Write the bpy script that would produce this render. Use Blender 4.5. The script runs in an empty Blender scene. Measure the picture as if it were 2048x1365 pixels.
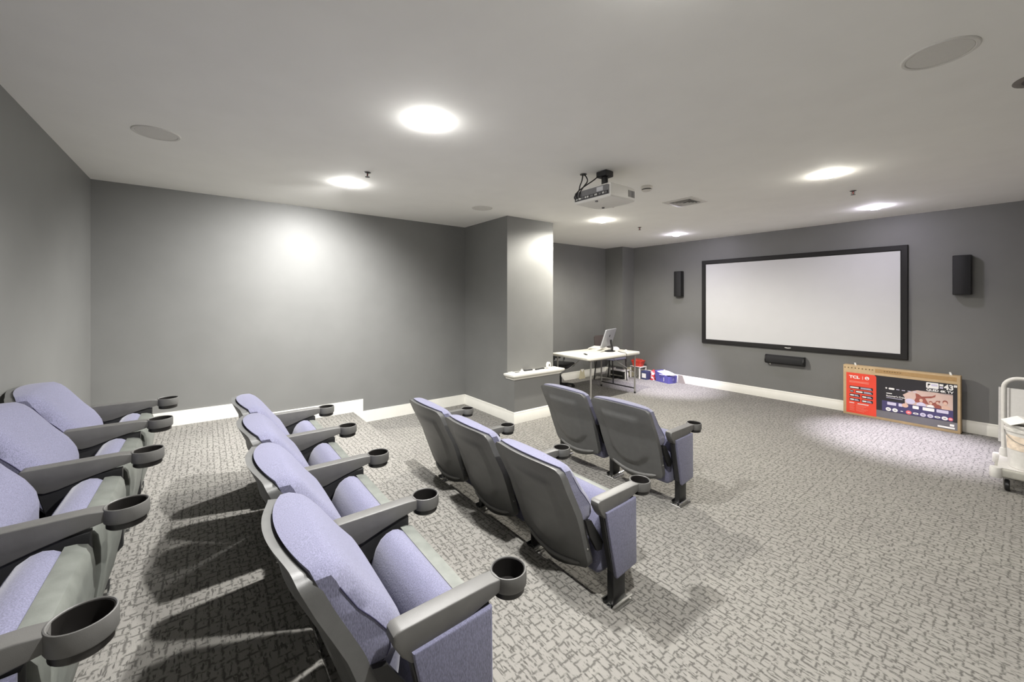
import bpy, bmesh, math, random
from mathutils import Vector, Matrix
random.seed(7)
S = bpy.context.scene
COL = S.collection
# ------------------------------------------------------------------ camera
F, CX, HY = 792.5, 1024.0, 601.0
YAW = math.atan(1028.0 / 792.5)
CAMZ = 1.57
cam_d = bpy.data.cameras.new('camera')
cam_d.sensor_width = 36.0
cam_d.lens = 36.0 * F / 2048.0
cam_d.shift_y = -(682.5 - HY) / 2048.0
cam_d.clip_start = 0.02
cam = bpy.data.objects.new('camera', cam_d)
COL.objects.link(cam)
cam.location = (0, 0, CAMZ)
cam.rotation_euler = (math.pi / 2, 0, YAW)
S.camera = cam
# ------------------------------------------------------------------ world, exposure
w = bpy.data.worlds.new('world')
S.world = w
w.use_nodes = True
w.node_tree.nodes['Background'].inputs[0].default_value = (0.5, 0.5, 0.5, 1)
w.node_tree.nodes['Background'].inputs[1].default_value = 0.0
S.view_settings.view_transform = 'Standard'
S.view_settings.look = 'None'
S.view_settings.gamma = 1.0
S.view_settings.use_curve_mapping = False
S.view_settings.exposure = 0.66
S.cycles.diffuse_bounces = 8
S.cycles.max_bounces = 12
S.cycles.sample_clamp_indirect = 6.0
# ceiling downlights: x, y, power (W), colour, spot angle, blend
CEIL = 2.675
# last entry: beam direction (the second is an eyeball lamp turned to the side wall)
LAMPS = [(-2.244, 1.085, 190, (1.0, .985, .955), 160, .5),
         (-3.90, 1.06, 330, (1.0, .99, .97), 140, 1.0, (-.60, -.2, -1)),
         (-0.60, 1.09, 150, (1.0, .985, .955), 160, .5),
         (-3.57, 4.33, 240, (1.0, .965, .87), 172, .4),
         (-1.05, 4.31, 72, (1.0, .955, .86), 150, .6),
         (-3.57, 6.22, 420, (.88, .83, 1.0), 46, .9, (-.14, .14, -1)),
         (-1.09, 6.26, 540, (.88, .83, 1.0), 46, .9, (.10, -.04, -1))]

# ------------------------------------------------------------------ materials
MATS = {}
def lin(c):
    return tuple((x / 12.92 if x <= .04045 else ((x + .055) / 1.055) ** 2.4) for x in (v / 255.0 for v in c))
def mat(name, rgb=(128, 128, 128), rough=.5, metal=0.0, spec=.5, noise=0.0, nscale=40.0, bump=0.0, bscale=200.0, emit=0.0, sheen=0.0):
    if name in MATS:
        return MATS[name]
    m = bpy.data.materials.new(name)
    m.use_nodes = True
    nt = m.node_tree
    b = nt.nodes['Principled BSDF']
    c = lin(rgb)
    b.inputs['Base Color'].default_value = (*c, 1)
    b.inputs['Roughness'].default_value = rough
    b.inputs['Metallic'].default_value = metal
    b.inputs['Specular IOR Level'].default_value = spec
    if sheen:
        b.inputs['Sheen Weight'].default_value = sheen
    tc = nt.nodes.new('ShaderNodeTexCoord')
    if noise:
        n = nt.nodes.new('ShaderNodeTexNoise'); n.inputs['Scale'].default_value = nscale
        n.inputs['Detail'].default_value = 4
        r = nt.nodes.new('ShaderNodeMapRange')
        r.inputs['From Min'].default_value = .3; r.inputs['From Max'].default_value = .7
        r.inputs['To Min'].default_value = 1 - noise; r.inputs['To Max'].default_value = 1 + noise
        mx = nt.nodes.new('ShaderNodeVectorMath'); mx.operation = 'SCALE'
        mx.inputs[0].default_value = c
        nt.links.new(tc.outputs['Object'], n.inputs['Vector'])
        nt.links.new(n.outputs['Fac'], r.inputs['Value'])
        nt.links.new(r.outputs['Result'], mx.inputs['Scale'])
        nt.links.new(mx.outputs[0], b.inputs['Base Color'])
    if bump:
        n2 = nt.nodes.new('ShaderNodeTexNoise'); n2.inputs['Scale'].default_value = bscale
        n2.inputs['Detail'].default_value = 3
        bp = nt.nodes.new('ShaderNodeBump'); bp.inputs['Strength'].default_value = bump
        bp.inputs['Distance'].default_value = .002
        nt.links.new(tc.outputs['Object'], n2.inputs['Vector'])
        nt.links.new(n2.outputs['Fac'], bp.inputs['Height'])
        nt.links.new(bp.outputs['Normal'], b.inputs['Normal'])
    if emit:
        b.inputs['Emission Color'].default_value = (*c, 1)
        b.inputs['Emission Strength'].default_value = emit
    MATS[name] = m
    return m

def carpet_material():
    m = bpy.data.materials.new('carpet_woven'); m.use_nodes = True
    nt = m.node_tree; N = nt.nodes; Lk = nt.links
    b = N['Principled BSDF']
    b.inputs['Roughness'].default_value = .95
    b.inputs['Specular IOR Level'].default_value = .12
    geo = N.new('ShaderNodeNewGeometry')
    def math_(op, a, c=None, clamp=False):
        n = N.new('ShaderNodeMath'); n.operation = op; n.use_clamp = clamp
        for i, v in enumerate((a, c)):
            if v is None: continue
            if isinstance(v, (int, float)): n.inputs[i].default_value = v
            else: Lk.new(v, n.inputs[i])
        return n.outputs[0]
    def noise(scale, vec, detail=2.0):
        n = N.new('ShaderNodeTexNoise'); n.inputs['Scale'].default_value = scale
        n.inputs['Detail'].default_value = detail; Lk.new(vec, n.inputs['Vector']); return n
    # drop z into the plane so that risers continue the pattern
    sep = N.new('ShaderNodeSeparateXYZ'); Lk.new(geo.outputs['Position'], sep.inputs[0])
    cmb = N.new('ShaderNodeCombineXYZ'); Lk.new(sep.outputs[0], cmb.inputs[0])
    Lk.new(math_('SUBTRACT', sep.outputs[1], sep.outputs[2]), cmb.inputs[1])
    P = cmb.outputs[0]
    wn = noise(34, P, 1.0)
    off = N.new('ShaderNodeVectorMath'); off.operation = 'MULTIPLY_ADD'
    Lk.new(wn.outputs['Color'], off.inputs[0]); off.inputs[1].default_value = (.014, .014, 0); Lk.new(P, off.inputs[2])
    Pw = off.outputs[0]
    def brick(rot, bw, rh, ms, seed):
        mp = N.new('ShaderNodeMapping'); mp.inputs['Rotation'].default_value = (0, 0, rot)
        mp.inputs['Location'].default_value = (seed, seed * 1.7, 0)
        Lk.new(Pw, mp.inputs['Vector'])
        t = N.new('ShaderNodeTexBrick')
        t.offset = .37; t.offset_frequency = 2; t.squash = .62; t.squash_frequency = 3
        t.inputs['Scale'].default_value = 1.0
        t.inputs['Mortar Size'].default_value = ms
        t.inputs['Mortar Smooth'].default_value = .9
        t.inputs['Bias'].default_value = 0
        t.inputs['Brick Width'].default_value = bw
        t.inputs['Row Height'].default_value = rh
        Lk.new(mp.outputs[0], t.inputs['Vector'])
        return t.outputs['Fac']
    b1 = brick(0, .074, .040, .0075, .13)
    b2 = brick(math.pi / 2, .070, .036, .0070, .41)
    sel = noise(15, P, 1.0)
    selr = N.new('ShaderNodeMapRange'); selr.inputs['From Min'].default_value = .52; selr.inputs['From Max'].default_value = .58
    Lk.new(sel.outputs['Fac'], selr.inputs['Value'])
    mixl = N.new('ShaderNodeMix'); Lk.new(selr.outputs[0], mixl.inputs['Factor'])
    Lk.new(b1, mixl.inputs['A']); Lk.new(b2, mixl.inputs['B'])
    brk = noise(48, P, 2.0)
    brkr = N.new('ShaderNodeMapRange'); brkr.inputs['From Min'].default_value = .38; brkr.inputs['From Max'].default_value = .50
    Lk.new(brk.outputs['Fac'], brkr.inputs['Value'])
    line = math_('MULTIPLY', math_('MULTIPLY', mixl.outputs['Result'], brkr.outputs[0]), .8)
    # short stray dashes
    mpd = N.new('ShaderNodeMapping'); mpd.inputs['Scale'].default_value = (.30, 1.25, 1); Lk.new(P, mpd.inputs['Vector'])
    dash = noise(80, mpd.outputs[0], 2.0)
    dr = N.new('ShaderNodeMapRange'); dr.inputs['From Min'].default_value = .57; dr.inputs['From Max'].default_value = .66
    dr.inputs['To Max'].default_value = .85
    Lk.new(dash.outputs['Fac'], dr.inputs['Value'])
    tot = math_('MAXIMUM', line, dr.outputs[0])
    big = noise(2.2, P, 3.0)
    fib = noise(420, P, 2.0)
    c1 = N.new('ShaderNodeMix'); c1.data_type = 'RGBA'
    c1.inputs['A'].default_value = (*lin((145, 143, 137)), 1)
    c1.inputs['B'].default_value = (*lin((133, 130, 126)), 1)
    Lk.new(big.outputs['Fac'], c1.inputs['Factor'])
    c2 = N.new('ShaderNodeMix'); c2.data_type = 'RGBA'
    c2.inputs['B'].default_value = (*lin((75, 73, 70)), 1)
    Lk.new(c1.outputs['Result'], c2.inputs['A']); Lk.new(tot, c2.inputs['Factor'])
    fr = N.new('ShaderNodeMapRange'); fr.inputs['To Min'].default_value = .72; fr.inputs['To Max'].default_value = 1.28
    Lk.new(fib.outputs['Fac'], fr.inputs['Value'])
    sc = N.new('ShaderNodeVectorMath'); sc.operation = 'SCALE'
    Lk.new(c2.outputs['Result'], sc.inputs[0]); Lk.new(fr.outputs[0], sc.inputs['Scale'])
    Lk.new(sc.outputs[0], b.inputs['Base Color'])
    hgt = math_('SUBTRACT', fib.outputs['Fac'], tot)
    bp = N.new('ShaderNodeBump'); bp.inputs['Strength'].default_value = .45; bp.inputs['Distance'].default_value = .003
    Lk.new(hgt, bp.inputs['Height']); Lk.new(bp.outputs[0], b.inputs['Normal'])
    return m

def mottled(name, c1, c2, scale):
    m = mat(name, c1, rough=.45)
    nt = m.node_tree; b = nt.nodes['Principled BSDF']
    tc = nt.nodes.new('ShaderNodeTexCoord'); v = nt.nodes.new('ShaderNodeTexVoronoi'); v.inputs['Scale'].default_value = scale
    r = nt.nodes.new('ShaderNodeMix'); r.data_type = 'RGBA'
    r.inputs['A'].default_value = (*lin(c1), 1); r.inputs['B'].default_value = (*lin(c2), 1)
    g = nt.nodes.new('ShaderNodeSeparateColor'); q = nt.nodes.new('ShaderNodeMath'); q.operation = 'GREATER_THAN'; q.inputs[1].default_value = .55
    nt.links.new(tc.outputs['Object'], v.inputs['Vector']); nt.links.new(v.outputs['Color'], g.inputs[0])
    nt.links.new(g.outputs[0], q.inputs[0]); nt.links.new(q.outputs[0], r.inputs['Factor']); nt.links.new(r.outputs['Result'], b.inputs['Base Color'])
    return m

def fabric_material():
    m = bpy.data.materials.new('lavender_fabric'); m.use_nodes = True
    nt = m.node_tree; N = nt.nodes; Lk = nt.links
    b = N['Principled BSDF']; b.inputs['Roughness'].default_value = .9
    b.inputs['Specular IOR Level'].default_value = .15
    b.inputs['Sheen Weight'].default_value = .25
    tc = N.new('ShaderNodeTexCoord')
    n1 = N.new('ShaderNodeTexNoise'); n1.inputs['Scale'].default_value = 330; n1.inputs['Detail'].default_value = 2
    mp = N.new('ShaderNodeMapping'); mp.inputs['Scale'].default_value = (1, 1, .35)
    Lk.new(tc.outputs['Object'], mp.inputs[0]); Lk.new(mp.outputs[0], n1.inputs['Vector'])
    r = N.new('ShaderNodeMapRange'); r.inputs['From Min'].default_value = .3; r.inputs['From Max'].default_value = .7
    r.inputs['To Min'].default_value = .75; r.inputs['To Max'].default_value = 1.25
    Lk.new(n1.outputs['Fac'], r.inputs['Value'])
    sc = N.new('ShaderNodeVectorMath'); sc.operation = 'SCALE'; sc.inputs[0].default_value = lin((112, 112, 134))
    Lk.new(r.outputs[0], sc.inputs['Scale']); Lk.new(sc.outputs[0], b.inputs['Base Color'])
    bp = N.new('ShaderNodeBump'); bp.inputs['Strength'].default_value = .35; bp.inputs['Distance'].default_value = .002
    Lk.new(n1.outputs['Fac'], bp.inputs['Height']); Lk.new(bp.outputs[0], b.inputs['Normal'])
    return m

M_CARPET = carpet_material()
M_FABRIC = fabric_material()
M_WALL = mat('charcoal_paint', (117, 117, 115), rough=.5, spec=.45, noise=.04, nscale=3, bump=.12, bscale=260)
M_CEIL = mat('ceiling_paint', (242, 241, 237), rough=.85, spec=.2, noise=.015, nscale=4)
M_WHITE = mat('white_trim_paint', (226, 224, 216), rough=.4, noise=.02, nscale=9)
M_PLASTIC = mat('grey_plastic', (96, 95, 93), rough=.45, spec=.5, noise=.06, nscale=25, bump=.15, bscale=700)
M_SHELL = mat('shaded_shell_plastic', (92, 92, 91), rough=.42, spec=.5, noise=.06, nscale=25, bump=.12, bscale=700)  # grey plastic toned darker: shade of shells facing away from the lamps
M_PAN = mat('pale_grey_pan_plastic', (108, 111, 106), rough=.5, noise=.16, nscale=18, bump=.1, bscale=300)
M_DARK = mat('black_metal', (26, 26, 27), rough=.4, spec=.5, noise=.08, nscale=30)
M_STD = mat('dark_grey_metal', (44, 44, 45), rough=.5, noise=.08, nscale=30)
M_CUP = mat('cup_sleeve_plastic', (34, 32, 31), rough=.35, noise=.06, nscale=40)
M_CHROME = mat('bright_steel', (205, 205, 203), rough=.22, metal=1.0, noise=.05, nscale=50)
M_SEAM = mat('seam_thread', (58, 56, 84), rough=.9, noise=.1, nscale=200)

# ------------------------------------------------------------------ mesh helpers
class MB:
    def __init__(s): s.v = []; s.f = []
    def add(s, vs, fs):
        o = len(s.v); s.v += [tuple(p) for p in vs]; s.f += [tuple(i + o for i in f) for f in fs]; return s
    def box(s, x0, x1, y0, y1, z0, z1):
        vs = [(x, y, z) for z in (z0, z1) for y in (y0, y1) for x in (x0, x1)]
        return s.add(vs, [(0, 2, 3, 1), (4, 5, 7, 6), (0, 1, 5, 4), (2, 6, 7, 3), (0, 4, 6, 2), (1, 3, 7, 5)])
    def cbox(s, c, d, M=None):
        t = MB().box(-d[0] / 2, d[0] / 2, -d[1] / 2, d[1] / 2, -d[2] / 2, d[2] / 2)
        R = M or Matrix.Identity(3)
        return s.add([Vector(c) + R @ Vector(p) for p in t.v], t.f)
    def rbox(s, x0, x1, y0, y1, z0, z1, r=.005, seg=2):
        bm = bmesh.new()
        t = MB().box(x0, x1, y0, y1, z0, z1)
        vs = [bm.verts.new(p) for p in t.v]
        for f in t.f: bm.faces.new([vs[i] for i in f])
        bmesh.ops.bevel(bm, geom=list(bm.edges), offset=r, segments=seg, affect='EDGES', profile=.5)
        bm.verts.index_update()
        s.add([v.co for v in bm.verts], [[v.index for v in f.verts] for f in bm.faces]); bm.free(); return s
    def prism(s, poly, a0, a1, axis='x', mapf=None):
        """extrude 2-D polygon along an axis; (p,q) -> x: (a,p,q), y: (p,a,q), z: (p,q,a)"""
        mk = mapf or {'x': lambda a, p, q: (a, p, q), 'y': lambda a, p, q: (p, a, q), 'z': lambda a, p, q: (p, q, a)}[axis]
        n = len(poly)
        vs = [mk(a0, *p) for p in poly] + [mk(a1, *p) for p in poly]
        fs = [tuple(range(n))[::-1], tuple(range(n, 2 * n))] + [(i, (i + 1) % n, n + (i + 1) % n, n + i) for i in range(n)]
        return s.add(vs, fs)
    def pillow(s, poly, hw, r, axis='x', seg=3, c0=0.0):
        """prism with rounded side rims: polygon inset towards the caps"""
        mk = {'x': lambda a, p, q: (a, p, q), 'y': lambda a, p, q: (p, a, q), 'z': lambda a, p, q: (p, q, a)}[axis]
        n = len(poly)
        A = sum(poly[i][0] * poly[(i + 1) % n][1] - poly[(i + 1) % n][0] * poly[i][1] for i in range(n))
        sg = 1 if A > 0 else -1
        nor = []
        for i in range(n):
            a, b, c = poly[i - 1], poly[i], poly[(i + 1) % n]
            d1 = Vector((b[0] - a[0], b[1] - a[1])); d2 = Vector((c[0] - b[0], c[1] - b[1]))
            d1.normalize(); d2.normalize()
            n1 = Vector((-d1.y, d1.x)) * sg; n2 = Vector((-d2.y, d2.x)) * sg
            m = n1 + n2
            m = m / max(.35, m.length_squared) * 2 if m.length > 1e-6 else n1
            nor.append(m)
        rings = []
        for k in range(seg + 1):
            t = math.pi / 2 * k / seg
            rings.append((-(hw - r) - r * math.cos(t), r * (1 - math.sin(t))))
        rings += [(-a, ins) for a, ins in rings[::-1]]
        vs = []
        for a, ins in rings:
            vs += [mk(c0 + a, p[0] + nn.x * ins, p[1] + nn.y * ins) for p, nn in zip(poly, nor)]
        fs = [tuple(range(n))[::-1], tuple(range((len(rings) - 1) * n, len(rings) * n))]
        for k in range(len(rings) - 1):
            fs += [(k * n + i, k * n + (i + 1) % n, (k + 1) * n + (i + 1) % n, (k + 1) * n + i) for i in range(n)]
        return s.add(vs, fs)
    def tube(s, pts, r, n=8, closed=False):
        pts = [Vector(p) for p in pts]; m = len(pts); vs = []
        up = None
        for i, p in enumerate(pts):
            if closed: t = pts[(i + 1) % m] - pts[i - 1]
            else: t = pts[min(i + 1, m - 1)] - pts[max(i - 1, 0)]
            t.normalize()
            if up is None:
                up = Vector((0, 0, 1)) if abs(t.z) < .9 else Vector((1, 0, 0))
            a = t.cross(up)
            if a.length < 1e-4: a = t.cross(Vector((1, 0, .3)))
            a.normalize(); b = a.cross(t); up = b
            rr = r[i] if isinstance(r, (list, tuple)) else r
            vs += [p + (a * math.cos(2 * math.pi * k / n) + b * math.sin(2 * math.pi * k / n)) * rr for k in range(n)]
        fs = []
        for i in range(m if closed else m - 1):
            j = (i + 1) % m
            fs += [(i * n + k, i * n + (k + 1) % n, j * n + (k + 1) % n, j * n + k) for k in range(n)]
        if not closed: fs += [tuple(range(n))[::-1], tuple(range((m - 1) * n, m * n))]
        return s.add(vs, fs)
    def lathe(s, prof, n=20, c=(0, 0, 0), sx=1.0, sy=1.0):
        m = len(prof); vs = []
        for r, z in prof:
            vs += [(c[0] + sx * r * math.cos(2 * math.pi * k / n), c[1] + sy * r * math.sin(2 * math.pi * k / n), c[2] + z) for k in range(n)]
        fs = []
        for i in range(m - 1):
            fs += [(i * n + k, i * n + (k + 1) % n, (i + 1) * n + (k + 1) % n, (i + 1) * n + k) for k in range(n)]
        closed = prof[0] == prof[-1]
        if prof[0][0] > 1e-6 and not closed: fs.append(tuple(range(n))[::-1])
        if prof[-1][0] > 1e-6 and not closed: fs.append(tuple(range((m - 1) * n, m * n)))
        return s.add(vs, fs)
    def xform(s, M):
        s.v = [tuple(M @ Vector(p)) for p in s.v]; return s
    def mesh(s, name, m, smooth=30):
        me = bpy.data.meshes.new(name)
        me.from_pydata(s.v, [], s.f)
        bm = bmesh.new(); bm.from_mesh(me)
        bmesh.ops.remove_doubles(bm, verts=bm.verts, dist=1e-5)
        bmesh.ops.recalc_face_normals(bm, faces=bm.faces)
        if smooth:
            for f in bm.faces: f.smooth = True
            for e in bm.edges:
                if len(e.link_faces) == 2 and e.calc_face_angle(0) > math.radians(smooth): e.smooth = False
        bm.to_mesh(me); bm.free()
        if m: me.materials.append(m)
        return me

def link(name, me, parent=None, loc=None, rotz=None):
    o = bpy.data.objects.new(name, me); COL.objects.link(o)
    if parent: o.parent = parent
    if loc: o.location = loc
    if rotz is not None: o.rotation_euler = (0, 0, rotz)
    return o
def obj(name, mb, m, parent=None, smooth=30, loc=None, rotz=None):
    return link(name, mb.mesh(name, m, smooth), parent, loc, rotz)
def tag(o, label, cat, group=None):
    o['label'] = label; o['category'] = cat
    if group: o['group'] = group
    return o
def thing(name, label, cat, loc=(0, 0, 0), rotz=0, group=None):
    o = bpy.data.objects.new(name, None); COL.objects.link(o)
    o.empty_display_size = .1
    o.location = loc; o.rotation_euler = (0, 0, rotz)
    return tag(o, label, cat, group)
def struct(name, mb, m, label, cat='wall', smooth=30):
    o = obj(name, mb, m, None, smooth); o['kind'] = 'structure'; o['label'] = label; o['category'] = cat
    return o
def lerp_table(tab, x):
    if x <= tab[0][0]: return tab[0][1]
    for (a, b), (c, d) in zip(tab, tab[1:]):
        if x <= c: return b + (d - b) * (x - a) / (c - a)
    return tab[-1][1]

# ------------------------------------------------------------------ room shell
XL, XC, XP, XA, XN, XR = -5.20, -4.13, -3.965, -5.515, -5.07, .74
YB, YC0, YC1, YN, YF = -.836, 3.105, 3.925, 6.78, 7.165
ST = .157
N1, N2 = 1.475, .325           # step nosings
T = .12
struct('floor', MB().box(XA - T, XR + T, N1 - .3, YF + T, -.1, 0), M_CARPET, 'patterned grey carpet floor in front of the screen', 'floor')
def tier(name, y0, y1, z, label):
    r = .012
    prof = [(y0, -.1), (y1, -.1), (y1, z - r), (y1 - r * .3, z - r * .3), (y1 - r, z), (y0, z)]
    struct(name, MB().prism(prof, XL - T, XR + T, 'x'), M_CARPET, label, 'floor')
tier('floor_middle_tier', N2 - .1, N1, ST, 'carpeted middle step that carries the second row of seats')
tier('floor_upper_tier', YB - T, N2, 2 * ST, 'carpeted top step along the back wall')
struct('ceiling', MB().box(XA - T, XR + T, YB - T, YF + T, CEIL, CEIL + .15), M_CEIL, 'plain pale ceiling with recessed lights', 'ceiling')
struct('wall_left', MB().box(XL - T, XL, YB - T, YC0, -.1, CEIL), M_WALL, 'long charcoal side wall behind the seat rows')
struct('wall_back', MB().box(XL, XR + T, YB - T, YB, -.1, CEIL), M_WALL, 'charcoal back wall behind the top row of seats')
struct('wall_right', MB().box(XR, XR + T, YB, YF + T, -.1, CEIL), M_WALL, 'charcoal side wall opposite the column')
struct('wall_column', MB().box(XA - T, XC, YC0, YC1, -.1, CEIL), M_WALL, 'square charcoal column projecting from the side wall', 'column')
struct('wall_column_base', MB().box(XC, XP, YC0 - .012, YC1 - .03, -.1, .553), M_WALL, 'low thickened wall at the foot of the column', 'wall')
struct('wall_alcove', MB().box(XA - T, XA, YC1, YN, -.1, CEIL), M_WALL, 'dark alcove wall behind the folding table')
struct('wall_corner', MB().box(XA - T, XN, YN, YF + T, -.1, CEIL), M_WALL, 'narrow boxed corner beside the screen wall')
struct('wall_front', MB().box(XN, XR + T, YF, YF + T, -.1, CEIL), M_WALL, 'dark front wall that carries the projection screen')

# baseboards: profile (offset from wall, height)
BH = .145
BP = [(0, 0), (.016, 0), (.016, BH * .72), (.011, BH * .78), (.011, BH * .93), (.005, BH), (0, BH)]
def sweep(path, z, side=1):
    """mitred baseboard along a polyline; side=1 puts the board to the left of the walking direction"""
    pts = [Vector(p) for p in path]; n = len(pts); vs = []; fs = []; m = len(BP)
    for i, p in enumerate(pts):
        dirs = []
        if i > 0: dirs.append((pts[i] - pts[i - 1]).normalized())
        if i < n - 1: dirs.append((pts[i + 1] - pts[i]).normalized())
        ns = [Vector((-d.y, d.x)) * side for d in dirs]
        o = ns[0] if len(ns) == 1 else (ns[0] + ns[1]) / (1 + ns[0].dot(ns[1]))
        vs += [(p.x + o.x * a, p.y + o.y * a, z + b) for a, b in BP]
    for i in range(n - 1):
        fs += [(i * m + k, i * m + (k + 1) % m, (i + 1) * m + (k + 1) % m, (i + 1) * m + k) for k in range(m)]
    fs += [tuple(range(m))[::-1], tuple(range((n - 1) * m, n * m))]
    return MB().add(vs, fs)
E_ = .115
out = [(YB, 2 * ST), (N2, 2 * ST), (N2, ST), (N1, ST), (N1, 0), (YC0 - .016, 0), (YC0 - .016, BH), (N1 + E_, BH), (N1 + E_, ST + BH), (N2 + E_, ST + BH), (N2 + E_, 2 * ST + BH), (YB, 2 * ST + BH)]
struct('baseboard_left', MB().prism(out, XL, XL + .014, 'x'), M_WHITE, 'white baseboard stepping down along the side wall', 'baseboard')
struct('baseboard_column', sweep([(XL, YC0), (XC, YC0), (XC, YC0 - .012), (XP, YC0 - .012), (XP, YC1 - .03), (XC, YC1 - .03)], 0, -1), M_WHITE, 'white baseboard wrapped around the column', 'baseboard')
struct('baseboard_alcove', sweep([(XA, YC1), (XA, YN), (XN, YN), (XN, YF)], 0, -1), M_WHITE, 'white baseboard along the alcove behind the table', 'baseboard')
struct('baseboard_front', sweep([(XN + .016, YF), (XR, YF)], 0, -1), M_WHITE, 'white baseboard along the screen wall', 'baseboard')
struct('baseboard_back', sweep([(XL + .016, YB), (XR, YB)], 2 * ST, 1), M_WHITE, 'white baseboard along the back wall', 'baseboard')
struct('baseboard_right', MB().prism(out[:4] + [(N1, ST), (N1, 0), (YF, 0), (YF, BH)] + out[7:], XR - .014, XR, 'x'), M_WHITE, 'white baseboard along the wall opposite the column', 'baseboard')
# ledge on the column base: flat cap over a cove moulding
m = MB()
y0, y1 = YC0 - .012, YC1 - .03
cap = .625
m.rbox(XC, XP + .05, y0 - .05, y1 + .05, cap - .026, cap, .005, 2)
lay = [(.553, .0), (.556, .012), (.572, .016), (.585, .03), (.594, .04), (.600, .04)]
vs = []; fs = []
for z, o in lay:
    vs += [(XC, y0 - o, z), (XP + o, y0 - o, z), (XP + o, y1 + o, z), (XC, y1 + o, z)]
for k in range(len(lay) - 1):
    fs += [(4 * k + i, 4 * k + (i + 1) % 4, 4 * k + 4 + (i + 1) % 4, 4 * k + 4 + i) for i in range(4)]
fs += [(3, 2, 1, 0), tuple(4 * (len(lay) - 1) + i for i in range(4))]
m.add(vs, fs)
struct('trim_1', m, M_WHITE, 'white moulded ledge capping the low wall on the column', 'ledge', smooth=20)

# ------------------------------------------------------------------ ceiling fixtures
M_LENS = {}
def downlight(i, x, y, pw, col, ang, blend, label, aim=(0, 0, -1)):
    t = thing('downlight', label, 'ceiling light', (x, y, CEIL))
    obj('trim_ring', MB().lathe([(.060, 0), (.080, 0), (.081, -.0015), (.074, -.0035), (.064, -.004), (.060, -.003), (.060, 0)], 32), M_WHITE, t)
    k = 'lamp_lens_%d' % i
    lm = bpy.data.materials.new(k); lm.use_nodes = True
    b = lm.node_tree.nodes['Principled BSDF']
    b.inputs['Base Color'].default_value = (*col, 1); b.inputs['Emission Color'].default_value = (*col, 1)
    b.inputs['Emission Strength'].default_value = 165
    obj('lens', MB().lathe([(.062, -.001), (.061, -.010), (.055, -.020), (.040, -.028), (.022, -.032), (.0, -.034)], 28), lm, t)
    ld = bpy.data.lights.new('downlight_beam', 'SPOT')
    ld.energy = pw; ld.color = col; ld.spot_size = math.radians(ang); ld.spot_blend = blend; ld.shadow_soft_size = .035
    lo = bpy.data.objects.new('beam', ld); COL.objects.link(lo); lo.parent = t
    lo.location = (0, 0, -.045)
    lo.rotation_euler = Vector(aim).to_track_quat('-Z', 'Y').to_euler()
LB = ['bright recessed ceiling light above the second seat row, nearest the middle',
      'recessed ceiling light beside the long side wall',
      'recessed ceiling light above the near end of the second seat row',
      'recessed ceiling light right below the projector, near the column',
      'warm recessed ceiling light in front of the screen, right of the vent',
      'small recessed ceiling light above the left end of the screen',
      'small recessed ceiling light above the right end of the screen']
for i, (a, l) in enumerate(zip(LAMPS, LB)): downlight(i, *a[:6], l, *a[6:])

M_GRILLE = mat('speaker_grille_white', (216, 214, 209), rough=.8, noise=.04, nscale=300, bump=.3, bscale=900)
def ceiling_speaker(x, y, label):
    t = thing('ceiling_speaker', label, 'speaker', (x, y, CEIL), 0, 'round ceiling speakers')
    obj('rim', MB().lathe([(.108, 0), (.125, 0), (.125, -.003), (.121, -.006), (.111, -.006), (.108, -.004), (.108, 0)], 40), M_GRILLE, t)
    obj('grille', MB().lathe([(.108, -.001), (.106, -.004), (.0, -.0055)], 40), M_GRILLE, t)
ceiling_speaker(-3.51, -.262, 'round white ceiling speaker above the top seat row')
ceiling_speaker(-.238, 2.6, 'round white ceiling speaker nearest the right wall')
ceiling_speaker(-3.97, 2.61, 'round white ceiling speaker close to the column')
# unlit can light at the right edge
t = thing('unlit_downlight', 'unlit recessed can light at the right edge of the ceiling', 'ceiling light', (.06, 3.28, CEIL))
obj('trim_ring', MB().lathe([(.075, 0), (.105, 0), (.105, -.003), (.092, -.006), (.075, -.005), (.075, 0)], 32), mat('dull_grey_ring', (120, 114, 110), rough=.6, noise=.05), t)
obj('baffle', MB().lathe([(.075, -.0045), (.06, -.003), (.03, -.002), (0, -.002)], 32), mat('dark_baffle', (72, 66, 66), rough=.6, noise=.05), t)
# supply air vent
t = thing('air_vent', 'white square ceiling air vent with dark slots', 'air vent', (-2.34, 4.255, CEIL))
vm = mat('vent_white', (206, 203, 198), rough=.5, noise=.03)
a, b = .175, .12
def square_ring(prof):
    q = math.sqrt(2)
    return MB().lathe([(r * q, z) for r, z in prof], 4).xform(Matrix.Rotation(math.pi / 4, 4, 'Z'))
obj('frame', square_ring([(b, 0), (a, 0), (a, -.004), (a - .01, -.008), (b, -.008), (b, 0)]), vm, t)
obj('dark_opening', MB().box(-b, b, -b, b, -.002, 0), mat('vent_dark', (24, 23, 22), rough=.9, noise=.05), t)
for k in range(4):
    rr = .105 - k * .026
    obj('louvre', square_ring([(rr, -.004), (rr + .003, -.004), (rr + .012, -.013), (rr + .009, -.014), (rr, -.004)]), vm, t)
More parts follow.
